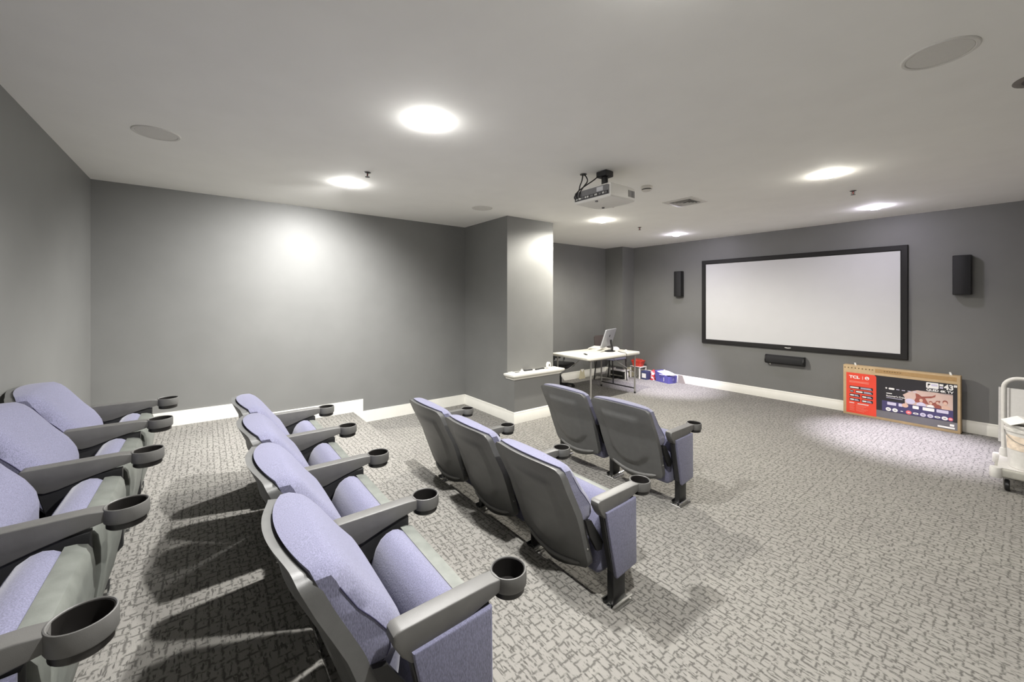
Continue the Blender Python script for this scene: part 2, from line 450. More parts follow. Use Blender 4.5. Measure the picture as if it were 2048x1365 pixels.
# smoke detector
t = thing('smoke_detector', 'small white smoke detector on the ceiling beside the projector', 'smoke detector', (-2.25, 3.385, CEIL))
sm = mat('detector_white', (214, 210, 202), rough=.5, noise=.03)
obj('base', MB().lathe([(.052, 0), (.055, -.004), (.054, -.022), (.05, -.026)], 28), sm, t)
obj('sensor_slots', MB().lathe([(.042, -.024), (.042, -.036)], 24), mat('vent_dark'), t)
obj('cap', MB().lathe([(.044, -.034), (.043, -.041), (.03, -.046), (0, -.047)], 24), sm, t)
def sprinkler(x, y, label):
    t = thing('fire_sprinkler', label, 'sprinkler', (x, y, CEIL), 0, 'ceiling sprinklers')
    st = mat('sprinkler_steel', (96, 95, 95), rough=.4, metal=.7, noise=.05)
    obj('escutcheon', MB().lathe([(.026, 0), (.028, -.002), (.02, -.006), (.012, -.009)], 20), st, t)
    for q in (-1, 1): obj('frame_arm', MB().tube([(q * .006, 0, -.008), (q * .014, 0, -.022), (q * .004, 0, -.040)], .0025, 6), st, t)
    obj('glass_bulb', MB().lathe([(.004, -.008), (.004, -.038)], 8), mat('red_bulb', (150, 40, 36), rough=.2, noise=.03), t)
    obj('deflector', MB().lathe([(0, -.038), (.02, -.039), (.02, -.041), (0, -.042)], 14), st, t)
sprinkler(-3.57, 5.19, 'small fire sprinkler hanging near the far left ceiling light')
sprinkler(-3.47, 1.10, 'small fire sprinkler beside the ceiling light near the side wall')
sprinkler(-1.065, 5.165, 'small fire sprinkler between the two right-hand ceiling lights')

# ------------------------------------------------------------------ theatre seats
def ysh_front(z):   # shell front line at the side edge
    return lerp_table([(.15, -.092), (.19, -.10), (.30, -.139), (.518, -.216), (.583, -.248), (.664, -.289), (.756, -.33), (.80, -.35)], z)
def seat_back_meshes(W):
    hw0 = W
    nu, nv = 28, 36
    def half(v):            # rounded corners
        rt, rb = .07, .13
        if v > 1 - rt:
            q = (v - (1 - rt)) / rt; return hw0 - .028 * (1 - math.sqrt(max(0, 1 - q * q)))
        if v < rb:
            q = (rb - v) / rb; return hw0 - .012 - .075 * (1 - math.sqrt(max(0, 1 - q * q)))
        return hw0 - .012 * (1 - min(1, (v - rb) / .3))
    def z_of(u, v):
        top = .766 + .016 * (1 - u * u)
        bot = .185 - .038 * (1 - u * u)
        return bot + (top - bot) * v
    def bow(u): return -.042 * (1 - u * u)
    def rear(u, v):
        z = z_of(u, v)
        y = ysh_front(z) - .030 - .012 * abs(u) ** 6 + bow(u)
        # raised shield on the back
        e = max(abs(u) / .62, abs(v - .52) / .33)
        if v < .5: e = max(e, abs(u) ** 2 * 1.1 + abs(v - .52) / .34)
        y -= .012 * (1 - min(1, max(0, (e - .92) / .07)))
        return (u * half(v), y, z)
    def front(u, v):
        z = z_of(u, v)
        return (u * half(v) * .985, ysh_front(z) + bow(u) * .88, z - (.006 if v == 1 else 0))
    mb = MB()
    us = [-1 + 2 * i / nu for i in range(nu + 1)]; vs_ = [j / nv for j in range(nv + 1)]
    vs = [rear(u, v) for v in vs_ for u in us] + [front(u, v) for v in vs_ for u in us]
    n = nu + 1; off = n * (nv + 1); fs = []
    for j in range(nv):
        for i in range(nu):
            a = j * n + i
            fs.append((a, a + 1, a + n + 1, a + n)); fs.append((off + a, off + a + n, off + a + n + 1, off + a + 1))
    for j in range(nv):
        a = j * n; fs.append((a, a + n, off + a + n, off + a)); a = j * n + nu; fs.append((a, off + a, off + a + n, a + n))
    for i in range(nu):
        fs.append((i, off + i, off + i + 1, i + 1)); a = nv * n + i; fs.append((a, a + 1, off + a + 1, off + a))
    mb.add(vs, fs)
    shell = mb.mesh('back_shell', M_SHELL, 50)
    # lip along the lower edge
    mb = MB(); pts = []
    for i in range(13):
        u = -.8 + 1.6 * i / 12
        p = rear(u, .085); pts.append((p[0], p[1] - .001, p[2] - .012 * (1 - (u / .8) ** 2)))
    mb.tube(pts, [.005] + [.013] * 11 + [.005], 10)
    lip = mb.mesh('bottom_lip', M_PLASTIC, 40)
    # cushion
    yc = [(.30, -.115), (.36, -.092), (.42, -.084), (.47, -.084), (.52, -.095), (.575, -.124), (.63, -.168), (.72, -.232), (.765, -.272), (.785, -.292), (.80, -.305)]
    ye = [(.30, -.155), (.42, -.165), (.475, -.168), (.50, -.152), (.54, -.152), (.60, -.196), (.64, -.232), (.71, -.275), (.765, -.300), (.80, -.312)]
    def chalf(v):
        rt = .05
        z = .30 + .49 * v
        hw = hw0 - .004 if z > .485 else hw0 - .028 + .024 * max(0, (z - .465) / .02)
        if v > 1 - rt:
            q = (v - (1 - rt)) / rt; hw -= .018 * (1 - math.sqrt(max(0, 1 - q * q)))
        return hw
    def cz(u, v): return .30 + (.470 + .018 * (1 - u * u)) * v
    def cf(u, v):
        z = cz(u, v)
        k = abs(u) ** 9
        y = lerp_table(yc, z) * (1 - k) + lerp_table(ye, z) * k
        if v > .93: y -= .014 * ((v - .93) / .07) ** 2
        return (u * chalf(v), y, z)
    def cr(u, v):
        z = cz(u, v); x = u * chalf(v)
        return (x, ysh_front(z) + bow(u) * .88 - .004, z)
    nu, nv = 22, 26
    us = [-1 + 2 * i / nu for i in range(nu + 1)]; vs_ = [j / nv for j in range(nv + 1)]
    n = nu + 1; off = n * (nv + 1)
    vs = [cf(u, v) for v in vs_ for u in us] + [cr(u, v) for v in vs_ for u in us]; fs = []
    for j in range(nv):
        for i in range(nu):
            a = j * n + i
            fs.append((a, a + 1, a + n + 1, a + n)); fs.append((off + a, off + a + n, off + a + n + 1, off + a + 1))
    for j in range(nv):
        a = j * n; fs.append((a, a + n, off + a + n, off + a)); a = j * n + nu; fs.append((a, off + a, off + a + n, a + n))
    for i in range(nu):
        fs.append((i, off + i, off + i + 1, i + 1)); a = nv * n + i; fs.append((a, a + 1, off + a + 1, off + a))
    cush = MB().add(vs, fs).mesh('back_cushion', M_FABRIC, 42)
    seams = []
    for s in (-1, 1):
        pts = [cf(s, v) for v in [.36 + .52 * k / 14 for k in range(15)]]
        seams.append(MB().tube([(p[0], p[1], p[2]) for p in pts], .0016, 6).mesh('seam', M_SEAM, 40))
    return shell, lip, cush, seams

CUSH_POLY = [(-.088, .17), (-.086, .25), (-.070, .33), (-.050, .42), (-.030, .478), (-.012, .505), (.012, .521), (.036, .527), (.058, .522), (.075, .510), (.085, .45), (.088, .36), (.074, .24), (.052, .15), (-.02, .14), (-.066, .145)]
PAN_POLY = [(.075, .512), (.100, .511), (.124, .503), (.134, .486), (.140, .44), (.140, .36), (.124, .24), (.104, .14), (.088, .118), (.068, .128), (.078, .16), (.098, .26), (.110, .36), (.110, .44), (.102, .478), (.078, .490)]
ARM_POLY = [(-.169, .556), (-.168, .578), (-.160, .586), (-.145, .587), (.060, .588), (.120, .588), (.158, .584), (.158, .548), (.115, .538), (.080, .530), (.020, .514), (-.060, .488), (-.098, .482), (-.122, .490), (-.146, .516)]
STD_POLY = [(-.128, .52), (.124, .525), (.126, .185), (.112, .17), (-.045, .165)]
END_POLY = [(-.122, .52), (.122, .528), (.126, .19), (.118, .178), (-.036, .16), (-.046, .17)]
def build_seat_parts(pitch):
    P = {}
    W = pitch / 2 - .038
    P['shell'], P['lip'], P['cushion'], P['seams'] = seat_back_meshes(W)
    P['seat_cushion'] = MB().pillow(CUSH_POLY, pitch / 2 - .052, .03, 'x', 4).mesh('seat_cushion', M_FABRIC, 50)
    P['seat_pan'] = MB().pillow(PAN_POLY, pitch / 2 - .044, .006, 'x', 2).mesh('seat_pan', M_PAN, 35)
    P['pan_side_shade'] = MB().prism([(.06, .46), (.112, .46), (.112, .34), (.09, .2), (.04, .17), (.03, .3)], -.004, .004, 'x').mesh('pan_side_shade', M_CUP, 30)  # near-black plate painting in the shade of the pan's side recess
    P['armrest'] = MB().pillow(ARM_POLY, .027, .0045, 'x', 3).mesh('armrest', M_PLASTIC, 40)
    c = (0, .205, 0)
    P['cup_ring'] = MB().lathe([(.055, .540), (.057, .545), (.057, .580), (.0555, .586), (.053, .587), (.051, .585), (.051, .541), (.055, .540)], 32, c).mesh('cup_ring', M_PLASTIC, 40)
    P['cup_sleeve'] = MB().lathe([(.0508, .583), (.0490, .583), (.0478, .526), (.012, .524), (0, .524), (0, .518), (.046, .518), (.0500, .522), (.0508, .583)], 28, c).mesh('cup_sleeve', M_CUP, 40)
    P['standard'] = MB().pillow(STD_POLY, .017, .003, 'x', 1).mesh('standard', M_STD, 35)
    P['end_panel'] = MB().pillow(END_POLY, .011, .008, 'x', 3).mesh('end_panel', M_FABRIC, 50)
    P['leg'] = MB().rbox(-.021, .021, -.05, .048, .018, .20, .006, 2).mesh('leg', M_DARK, 35)
    fb = MB().rbox(-.04, .04, -.075, .085, 0, .008, .003, 1)
    fb.prism([(.022, .004), (.030, .004), (.042, .034), (.034, .036)], -.07, .08, 'y').prism([(-.022, .004), (-.030, .004), (-.042, .034), (-.034, .036)], -.07, .08, 'y')
    P['foot'] = fb.mesh('foot_bracket', M_CHROME, 30)
    P['bolt'] = MB().lathe([(.011, .008), (.012, .012), (.011, .019), (.006, .021), (0, .0215)], 12, (0, -.062, 0)).mesh('bolt', M_CHROME, 40)
    wb = MB()
    P['bracket'] = {}
    for s in (-1, 1):
        x = s * (pitch / 2 - .032)
        P['bracket'][s] = MB().prism([(-.205, .485), (-.165, .475), (-.075, .335), (-.085, .30), (-.12, .305), (-.175, .40)], x - .008, x + .008, 'x').mesh('hinge_bracket', M_DARK, 30)
    sc = MB()
    P['screws'] = {}
    for s in (-1, 1):
        t = MB().lathe([(.0065, 0), (.006, .002), (.003, .0035), (0, .004)], 10)
        t.xform(Matrix.Rotation(s * math.pi / 2, 4, 'Y'))
        P['screws'][s] = t.mesh('screw', M_CHROME, 40)
    P['W'] = W
    return P
def place_seat(P, pitch, loc, label, group, near_end, far_end):
    t = thing('theatre_seat', label, 'theatre seat', loc, 0, group)
    sh = link('back_shell', P['shell'], t); link('bottom_lip', P['lip'], sh)
    for s in (-1, 1):
        for z in (.46, .39, .32): link('screw', P['screws'][s], sh, (s * (P['W'] - .010), ysh_front(z) - .018, z))
    cu = link('back_cushion', P['cushion'], t)
    for s in P['seams']: link('seam', s, cu)
    link('seat_cushion', P['seat_cushion'], t)
    pn = link('seat_pan', P['seat_pan'], t); [link('pan_side_shade', P['pan_side_shade'], pn, (q * (pitch / 2 - .05), 0, 0)) for q in (-1, 1)]
    for s in (-1, 1): link('hinge_bracket', P['bracket'][s], t)
    ends = [(pitch / 2, 1, near_end)] + ([(-pitch / 2, -1, True)] if far_end else [])
    for x, s, panel in ends:
        ar = link('armrest', P['armrest'], t, (x, 0, 0)); link('cup_ring', P['cup_ring'], ar); link('cup_sleeve', P['cup_sleeve'], ar)
        sd = link('standard', P['standard'], t, (x, 0, 0))
        if panel: link('end_panel', P['end_panel'], sd, (s * .027, 0, 0))
        lg = link('leg', P['leg'], t, (x, 0, 0)); ft = link('foot_bracket', P['foot'], t, (x, 0, 0)); link('bolt', P['bolt'], ft)
    return t
ROWS = [  # near arm x, pitch, leg y, floor z, group, labels from near to far
    (-1.225, .594, -.414, 2 * ST, 'seats in the top row along the back wall',
     ['lavender tip-up theatre seat at the near end of the back wall row', 'lavender tip-up theatre seat, second from the camera in the back wall row',
      'lavender tip-up theatre seat, third from the camera in the back wall row', 'lavender tip-up theatre seat at the far end of the back wall row']),
    (-.978, .588, .534, ST, 'seats in the second row',
     ['large lavender tip-up theatre seat with padded end panel, nearest in the second row', 'lavender tip-up theatre seat, second from the camera in the second row',
      'lavender tip-up theatre seat, third from the camera in the second row', 'lavender tip-up theatre seat farthest away in the second row']),
    (-1.295, .606, 1.68, 0, 'seats in the third row',
     ['grey-backed theatre seat with lavender end panel, nearest of the three in the third row', 'middle grey-backed theatre seat of the three in the third row',
      'grey-backed theatre seat farthest left of the three in the third row']),
    (-1.63, .622, 2.90, 0, 'seats in the front pair',
     ['right-hand grey-backed theatre seat of the front pair', 'left-hand grey-backed theatre seat of the front pair, by the column ledge'])]
for xa, pitch, y0, z0, grp, labels in ROWS:
    P = build_seat_parts(pitch)
    n = len(labels)
    for k, lb in enumerate(labels):
        place_seat(P, pitch, (xa - pitch * (k + .5), y0, z0), lb, grp, k == 0, k == n - 1)
# ------------------------------------------------------------------ projection screen and speakers on the front wall
M_VELVET = mat('black_velvet_frame', (20, 18, 18), rough=.55, spec=.4, noise=.08, nscale=60)
M_SCREEN = mat('matte_screen', (208, 208, 208), rough=.9, spec=.1, noise=.01, nscale=5)
M_SPK = mat('black_speaker_cloth', (30, 30, 31), rough=.75, noise=.08, nscale=400, bump=.25, bscale=900)
M_SPKBOX = mat('black_speaker_case', (17, 17, 18), rough=.45, noise=.06, nscale=40)
sx0, sx1, sz0, sz1, bw = -3.60, -.925, .80, 2.285, .072
t = thing('projection_screen', 'large white projection screen in a black frame on the front wall', 'projection screen', ((sx0 + sx1) / 2, YF, sz0))
hw, hh = (sx1 - sx0) / 2, sz1 - sz0
def ring_rect(mb, x0, x1, z0, z1, lay):
    """lay: list of (inset, y)"""
    vs = []; fs = []
    for ins, y in lay:
        vs += [(x0 + ins, y, z0 + ins), (x1 - ins, y, z0 + ins), (x1 - ins, y, z1 - ins), (x0 + ins, y, z1 - ins)]
    n = len(lay)
    for k in range(n):
        j = (k + 1) % n
        fs += [(4 * k + i, 4 * k + (i + 1) % 4, 4 * j + (i + 1) % 4, 4 * j + i) for i in range(4)]
    return mb.add(vs, fs)
obj('frame', ring_rect(MB(), -hw, hw, 0, hh, [(0, -.001), (0, -.032), (.006, -.038), (bw - .012, -.036), (bw, -.026), (bw, -.001)]), M_VELVET, t)
obj('screen_surface', MB().box(-hw + bw - .005, hw - bw + .005, -.024, -.002, bw - .005, hh - bw + .005), M_SCREEN, t)
b = obj('badge', MB().prism([(.045 * math.cos(a) + .01, .012 * math.sin(a) + .036) for a in [math.pi + math.pi * k / 8 for k in range(9)]] + [(.035, .040), (.01, .036), (-.02, .040)], -.0405, -.0375, 'y'), mat('silver_badge', (215, 214, 210), rough=.3, metal=.3, noise=.02), t)

def wall_speaker(px0, px1, z0, z1, label):
    w_, d = px1 - px0, .11
    t = thing('wall_speaker', label, 'speaker', ((px0 + px1) / 2, YF, z0), 0, 'slim speakers either side of the screen')
    h = z1 - z0
    poly = [(-w_ / 2, -.012), (w_ / 2, -.012), (w_ / 2 + .006, -d * .55), (w_ / 2 - .006, -d), (-w_ / 2 + .006, -d), (-w_ / 2 - .006, -d * .55)]
    obj('case', MB().pillow(poly, h / 2, .006, 'z', 2, h / 2), M_SPKBOX, t)
    g = [(-w_ / 2 + .004, -d + .002)] + [(-w_ / 2 + .004 + (w_ - .008) * k / 8, -d - .002 - .016 * math.sin(math.pi * k / 8)) for k in range(9)] + [(w_ / 2 - .004, -d + .002)]
    obj('grille', MB().pillow(g, h / 2 - .006, .004, 'z', 2, h / 2), M_SPK, t)
    obj('wall_bracket', MB().box(-.03, .03, -.013, 0, h * .3, h * .7), M_DARK, t)
wall_speaker(-4.10, -3.955, 1.64, 2.12, 'slim black wall speaker left of the screen')
wall_speaker(-.535, -.39, 1.635, 2.105, 'slim black wall speaker right of the screen')
t = thing('centre_speaker', 'long black rounded speaker mounted below the screen', 'speaker', (-2.29, YF, .565))
pr = [(-.10 + .0, .02)] + [(-.062 - .05 * math.sin(math.pi * k / 8), .075 - .07 * math.cos(math.pi * k / 8)) for k in range(9)] + [(-.012, .150), (-.012, .0)]
obj('case', MB().pillow([(-.014, .01), (-.060, .005), (-.095, .025), (-.108, .072), (-.095, .120), (-.060, .143), (-.014, .14)], .252, .008, 'x', 2), M_SPK, t)
for s in (-1, 1):
    obj('end_cap', MB().pillow([(-.012, .008), (-.061, .003), (-.097, .024), (-.110, .072), (-.097, .121), (-.061, .145), (-.012, .142)], .007, .002, 'x', 1, s * .256), M_SPKBOX, t)
obj('wall_bracket', MB().box(-.06, .06, -.016, 0, .03, .12), M_DARK, t)
t2 = MB().tube([(-.20, -.05, .004), (-.20, -.06, -.004), (-.19, -.065, -.012)], .004, 6)
obj('cable_tip', t2, M_WHITE, t)

# ------------------------------------------------------------------ projector
M_PJ = mat('projector_white', (228, 226, 220), rough=.42, noise=.02, nscale=12)
M_PJG = mat('projector_grey', (112, 111, 112), rough=.5, noise=.08, nscale=25)
t = thing('projector', 'white ceiling projector hanging from a black mount', 'projector', (-2.21, 2.71, 2.40))
body = [(-.195, -.165), (-.175, -.172), (.175, -.172), (.195, -.165), (.198, .10), (.185, .165), (.10, .182), (-.10, .182), (-.185, .165), (-.198, .10)]
bd = obj('case', MB().pillow(body, .0575, .018, 'z', 4, .0585), M_PJ, t)
obj('rear_panel', MB().prism([(-.183, .022), (.183, .022), (.183, .096), (.165, .102), (-.165, .102), (-.183, .096)], -.176, -.166, 'y'), M_PJG, bd)
ps = obj('connector_strip', MB().box(-.178, .178, -.1785, -.174, .026, .052), mat('projector_dark', (38, 37, 39), rough=.5, noise=.1), bd)
for k, (x, w2, cm) in enumerate([(-.165, .02, M_CHROME), (-.135, .03, M_CHROME), (-.10, .026, M_PJG), (-.065, .018, M_CHROME), (-.04, .018, M_CHROME), (-.008, .034, M_PJG), (.04, .03, M_CHROME), (.085, .022, M_PJG), (.12, .022, M_CHROME), (.15, .016, M_PJG)]):
    obj('socket', MB().box(x, x + w2, -.182, -.178, .031, .046), cm, bd)
obj('label_plate', MB().box(.06, .125, -.1775, -.1755, .060, .095), mat('pale_plate', (196, 196, 198), rough=.4, noise=.02), bd)
for s in range(5):
    obj('side_vent', MB().box(.196, .2005, .06 + s * .018, .068 + s * .018, .03, .085), M_PJG, bd)
obj('lens_barrel', MB().lathe([(.048, 0), (.048, .03), (.04, .034), (.036, .02), (0, .016)], 24).xform(Matrix.Translation((-.07, .175, .058)) @ Matrix.Rotation(-math.pi / 2, 4, 'X')), mat('projector_dark'), bd)
obj('foot', MB().lathe([(.012, .002), (.012, -.008), (0, -.009)], 14, (-.10, .10, 0)), M_PJG, bd)
obj('foot', MB().lathe([(.012, .002), (.012, -.008), (0, -.009)], 14, (.02, -.13, 0)), M_PJG, bd)
mt = obj('ceiling_mount', MB().lathe([(.028, .135), (.028, .272)], 20).rbox(-.055, .055, -.05, .05, .225, .275, .006, 1), M_DARK, t)
obj('mount_plate', MB().rbox(-.07, .07, -.06, .06, .122, .136, .004, 1), M_DARK, mt)
for (x, y) in ((-.14, -.11), (.14, -.11), (-.12, .12), (.12, .12)):
    obj('mount_arm', MB().tube([(x * .3, y * .3, .128), (x * .8, y * .8, .126), (x, y, .112)], .007, 6), M_DARK, mt)
for pts in ([(-.16, -.10, .274), (-.165, -.105, .22), (-.17, -.125, .17), (-.150, -.16, .12), (-.155, -.186, .075), (-.150, -.185, .045)],
            [(-.155, -.09, .274), (-.12, -.10, .24), (-.09, -.12, .19), (-.115, -.16, .125), (-.12, -.186, .075), (-.12, -.185, .045)],
            [(-.03, -.05, .235), (-.055, -.08, .20), (-.12, -.13, .15), (-.150, -.175, .105), (-.175, -.19, .06), (-.165, -.186, .042)]):
    sm_ = []
    P_ = [Vector(p) for p in pts]
    for i in range(len(P_) - 1):
        p0, p1, p2, p3 = P_[max(i - 1, 0)], P_[i], P_[i + 1], P_[min(i + 2, len(P_) - 1)]
        for k in range(5):
            u = k / 5
            sm_.append(.5 * ((2 * p1) + (p2 - p0) * u + (2 * p0 - 5 * p1 + 4 * p2 - p3) * u * u + (3 * p1 - p0 - 3 * p2 + p3) * u ** 3))
    sm_.append(P_[-1])
    obj('cable', MB().tube(sm_, .0055, 6), M_DARK, t)
obj('cable_grommet', MB().lathe([(0, .2755), (.03, .2755), (.03, .270), (.02, .268), (0, .268)], 16, (-.158, -.095, 0)), M_DARK, t)

# ------------------------------------------------------------------ folding table with what is on it
M_TOP = mat('white_plastic_top', (222, 219, 208), rough=.5, noise=.03, nscale=30, bump=.1, bscale=300)
M_STEEL = mat('grey_steel_tube', (168, 166, 162), rough=.35, metal=.6, noise=.05, nscale=40)
TZ = .70
tx0, tx1, ty0, ty1 = -4.80, -3.985, 4.52, 5.83
t = thing('folding_table', 'white plastic folding table with steel legs beside the column', 'table', ((tx0 + tx1) / 2, (ty0 + ty1) / 2, 0))
hx, hy = (tx1 - tx0) / 2, (ty1 - ty0) / 2
def rrect(hx, hy, r, n=5):
    out = []
    for cx, cy, a0 in ((hx - r, hy - r, 0), (-hx + r, hy - r, 90), (-hx + r, -hy + r, 180), (hx - r, -hy + r, 270)):
        out += [(cx + r * math.cos(math.radians(a0 + 90 * k / n)), cy + r * math.sin(math.radians(a0 + 90 * k / n))) for k in range(n + 1)]
    return out
tp = obj('table_top', MB().pillow(rrect(hx, hy, .05), .021, .008, 'z', 3, TZ - .021), M_TOP, t)
obj('under_rail', MB().prism([(-.012, TZ - .062), (.012, TZ - .062), (.012, TZ - .041), (-.012, TZ - .041)], -hy + .06, hy - .06, 'y').xform(Matrix.Translation((hx - .05, 0, 0))), M_STEEL, tp)
obj('under_rail', MB().prism([(-.012, TZ - .062), (.012, TZ - .062), (.012, TZ - .041), (-.012, TZ - .041)], -hy + .06, hy - .06, 'y').xform(Matrix.Translation((-hx + .05, 0, 0))), M_STEEL, tp)
for sy in (-1, 1):
    y = sy * (hy - .10)
    for sx in (-1, 1):
        x = sx * (hx - .05)
        lg = obj('leg', MB().tube([(x, y, .012), (x, y, .2), (x, y, TZ - .045)], .0135, 12), M_STEEL, t)
        obj('leg_cap', MB().lathe([(.015, 0), (.016, .004), (.0155, .03)], 12, (x, y, 0)), M_DARK, lg)
    obj('cross_bar', MB().tube([(-hx + .05, y, .085), (hx - .05, y, .085)], .010, 8), M_DARK if sy > 0 else M_STEEL, t)
    for sx in (-1, 1):
        obj('brace', MB().tube([(sx * (hx - .05), y, .30 if sy < 0 else .34), (sx * .05, sy * (hy - .45), TZ - .05)], .006, 6), M_STEEL, t)
# monitor
M_SILVER = mat('silver_monitor_back', (164, 165, 170), rough=.42, metal=.25, noise=.04, nscale=20)
mx, my = -4.40, 5.42
t = thing('computer_monitor', 'silver backed computer monitor on a black stand, seen from behind', 'monitor', (mx, my, TZ), math.atan2(.94, -.34) - math.pi)
# local x runs along the panel width, +y is the back side
M3 = Matrix.Translation((0, .0, .075)) @ Matrix.Rotation(math.radians(-18), 4, 'X')
pn = MB().pillow(rrect(.265, .16, .012, 3), .010, .004, 'y', 2).xform(Matrix.Translation((0, 0, .16)))
pn = obj('panel', pn.xform(M3), M_SILVER, t)
obj('display', MB().box(-.255, .255, -.0125, -.0095, .012, .31).xform(M3), mat('dark_display', (12, 12, 14), rough=.2, noise=.02), pn)
obj('rear_logo', MB().lathe([(.022, 0), (.022, .002), (0, .0025)], 20).xform(M3 @ Matrix.Translation((0, .010, .20)) @ Matrix.Rotation(-math.pi / 2, 4, 'X')), M_DARK, pn)
obj('neck', MB().tube([(0, .11, .012), (0, .118, .06), (0, .095, .13), (0, .09, .20)], [.02, .016, .016, .02], 10), M_DARK, t)
obj('base', MB().lathe([(0, .0), (.10, 0), (.102, .005), (.095, .010), (.03, .014), (0, .014)], 28, (0, .075, 0), 1.15, .85), M_DARK, t)
cable_pts = [(-4.225, 5.53, TZ + .006), (-4.19, 5.515, TZ + .006), (-4.10, 5.46, TZ + .006), (-3.99, 5.42, TZ + .006), (-3.968, 5.418, TZ - .01), (-3.965, 5.415, .62), (-3.968, 5.41, .57)]
tag(obj('monitor_cable', MB().tube(cable_pts, .004, 6), M_DARK), 'thin cable hanging over the front edge of the folding table', 'cable')
# papers, cloth, remote
def crumple(mb, cx, cy, cz, rx, ry, rz, seed, n=14, m=9, amp=.18, flat=True):
    rnd = random.Random(seed); ph = [rnd.uniform(0, 6.28) for _ in range(8)]
    vs = []; fs = []
    for j in range(m + 1):
        th = math.pi / 2 * j / m if flat else math.pi * j / m
        for i in range(n):
            a = 2 * math.pi * i / n
            k = 1 + amp * (math.sin(3 * a + ph[0] + 2 * th) * .5 + math.sin(5 * a + ph[1]) * .35 + math.sin(2 * a + 4 * th + ph[2]) * .5 + rnd.uniform(-.35, .35))
            if j == m and flat: k = 1 + amp * .5 * math.sin(3 * a + ph[0])
            z = cz + rz * math.cos(th) * (k if j else 1)
            if flat and j == m: z = cz
            vs.append((cx + rx * math.sin(th) * k * math.cos(a), cy + ry * math.sin(th) * k * math.sin(a), z))
    for j in range(m):
        fs += [(j * n + i, j * n + (i + 1) % n, (j + 1) * n + (i + 1) % n, (j + 1) * n + i) for i in range(n)]
    fs.append(tuple(range(m * n, (m + 1) * n)))
    return mb.add(vs, fs)
M_PAPER = mat('white_paper', (232, 230, 224), rough=.7, noise=.03, nscale=30)
M_CLOTH = mat('white_cloth', (224, 222, 226), rough=.9, noise=.05, nscale=30)
t = thing('paper_stack', 'stack of white papers behind the monitor on the folding table', 'papers', (-4.63, 5.49, TZ), .2)
for k in range(5):
    R4 = Matrix.Translation(((k % 3 - 1) * .008, (k % 2) * .01, .009 * k)) @ Matrix.Rotation(.12 * (k - 2), 4, 'Z')
    obj('sheet_bundle', MB().rbox(-.11, .11, -.155, .155, .0, .0085, .002, 1).xform(R4), M_PAPER, t)
o = tag(obj('folded_cloth', crumple(MB(), 0, 0, 0, .085, .07, .045, 5, 16, 6, .12), M_CLOTH, None, 60, (-4.46, 5.745, TZ)), 'crumpled white cloth at the far end of the folding table', 'cloth')
t = thing('table_remote', 'small black remote control lying on the folding table', 'remote', (-4.30, 4.80, TZ), 1.0)
obj('case', MB().rbox(-.018, .018, -.06, .06, 0, .014, .004, 2), M_DARK, t)
for k in range(4): obj('button', MB().lathe([(.005, .0135), (.0045, .0155), (0, .016)], 10, (0, -.04 + k * .022, 0)), M_PJG, t)
tag(obj('cup_lid', MB().lathe([(0, 0), (.02, 0), (.022, .01), (.016, .016), (0, .017)], 16), M_PAPER, None, 40, (-4.22, 5.74, TZ)), 'tiny white cap near the right end of the folding table', 'lid')

# ------------------------------------------------------------------ things on the white ledge
LZ = cap
t = thing('tape_roll', 'white roll of tape standing on the ledge', 'tape roll', (-4.05, 3.76, LZ), .35)
ring = MB().lathe([(.040, -.016), (.044, -.014), (.044, .014), (.040, .016), (.024, .016), (.022, .012), (.022, -.012), (.024, -.016), (.040, -.016)], 28).xform(Matrix.Translation((0, 0, .044)) @ Matrix.Rotation(math.pi / 2, 4, 'Y'))
obj('tape', ring, M_PAPER, t)
core = MB().lathe([(.0235, -.0165), (.0235, .0165), (.019, .0165), (.019, -.0165), (.0235, -.0165)], 24).xform(Matrix.Translation((0, 0, .044)) @ Matrix.Rotation(math.pi / 2, 4, 'Y'))
obj('core', core, mat('tape_core_grey', (150, 147, 140), rough=.7, noise=.05), t)
def remote(x, y, rz, L, label, mm):
    t = thing('remote_control', label, 'remote', (x, y, LZ), rz)
    obj('case', MB().rbox(-.019, .019, -L / 2, L / 2, 0, .016, .005, 2), mm, t)
    for k in range(5): obj('button', MB().lathe([(.005, .0155), (.0045, .0175), (0, .018)], 10, (0, -L * .32 + k * L * .16, 0)), M_PJG, t)
remote(-4.05, 3.60, .15, .17, 'dark remote control on the ledge beside the tape roll', M_DARK)
remote(-4.08, 3.42, -.1, .13, 'grey remote control in the middle of the ledge', M_STD)
o = tag(obj('paper_sheet', MB().rbox(-.05, .05, -.09, .09, 0, .004, .0015, 1), M_PAPER, None, 30, (-3.99, 3.55, LZ), .12), 'white paper slip lying on the ledge', 'paper')
t = thing('small_bottle', 'small white bottle on the ledge', 'bottle', (-4.07, 3.30, LZ))
obj('body', MB().lathe([(0, 0), (.014, 0), (.015, .004), (.015, .026), (.009, .032)], 16), M_PAPER, t)
obj('cap', MB().lathe([(.0095, .031), (.0095, .043), (.008, .045), (0, .045)], 14), M_STEEL, t)
t = thing('pen', 'pen lying at the left end of the ledge', 'pen', (-4.06, 3.20, LZ + .005), .05)
obj('barrel', MB().tube([(0, -.06, 0), (0, .05, 0)], .005, 10), M_STD, t)
obj('tip', MB().tube([(0, .05, 0), (0, .066, 0)], [.0045, .001], 10), M_CHROME, t)
obj('clip', MB().box(-.0015, .0015, -.058, -.02, .005, .0075), M_CHROME, t)
t = thing('adhesive_pad', 'flat white pad near the left end of the ledge', 'notepad', (-4.075, 3.13, LZ), .1)
obj('pages', MB().rbox(-.03, .03, -.035, .035, 0, .012, .002, 1), M_PAPER, t)
obj('cover', MB().rbox(-.03, .03, -.035, .035, .012, .0135, .0005, 1), mat('pad_cover', (190, 188, 180), rough=.6, noise=.04), t)

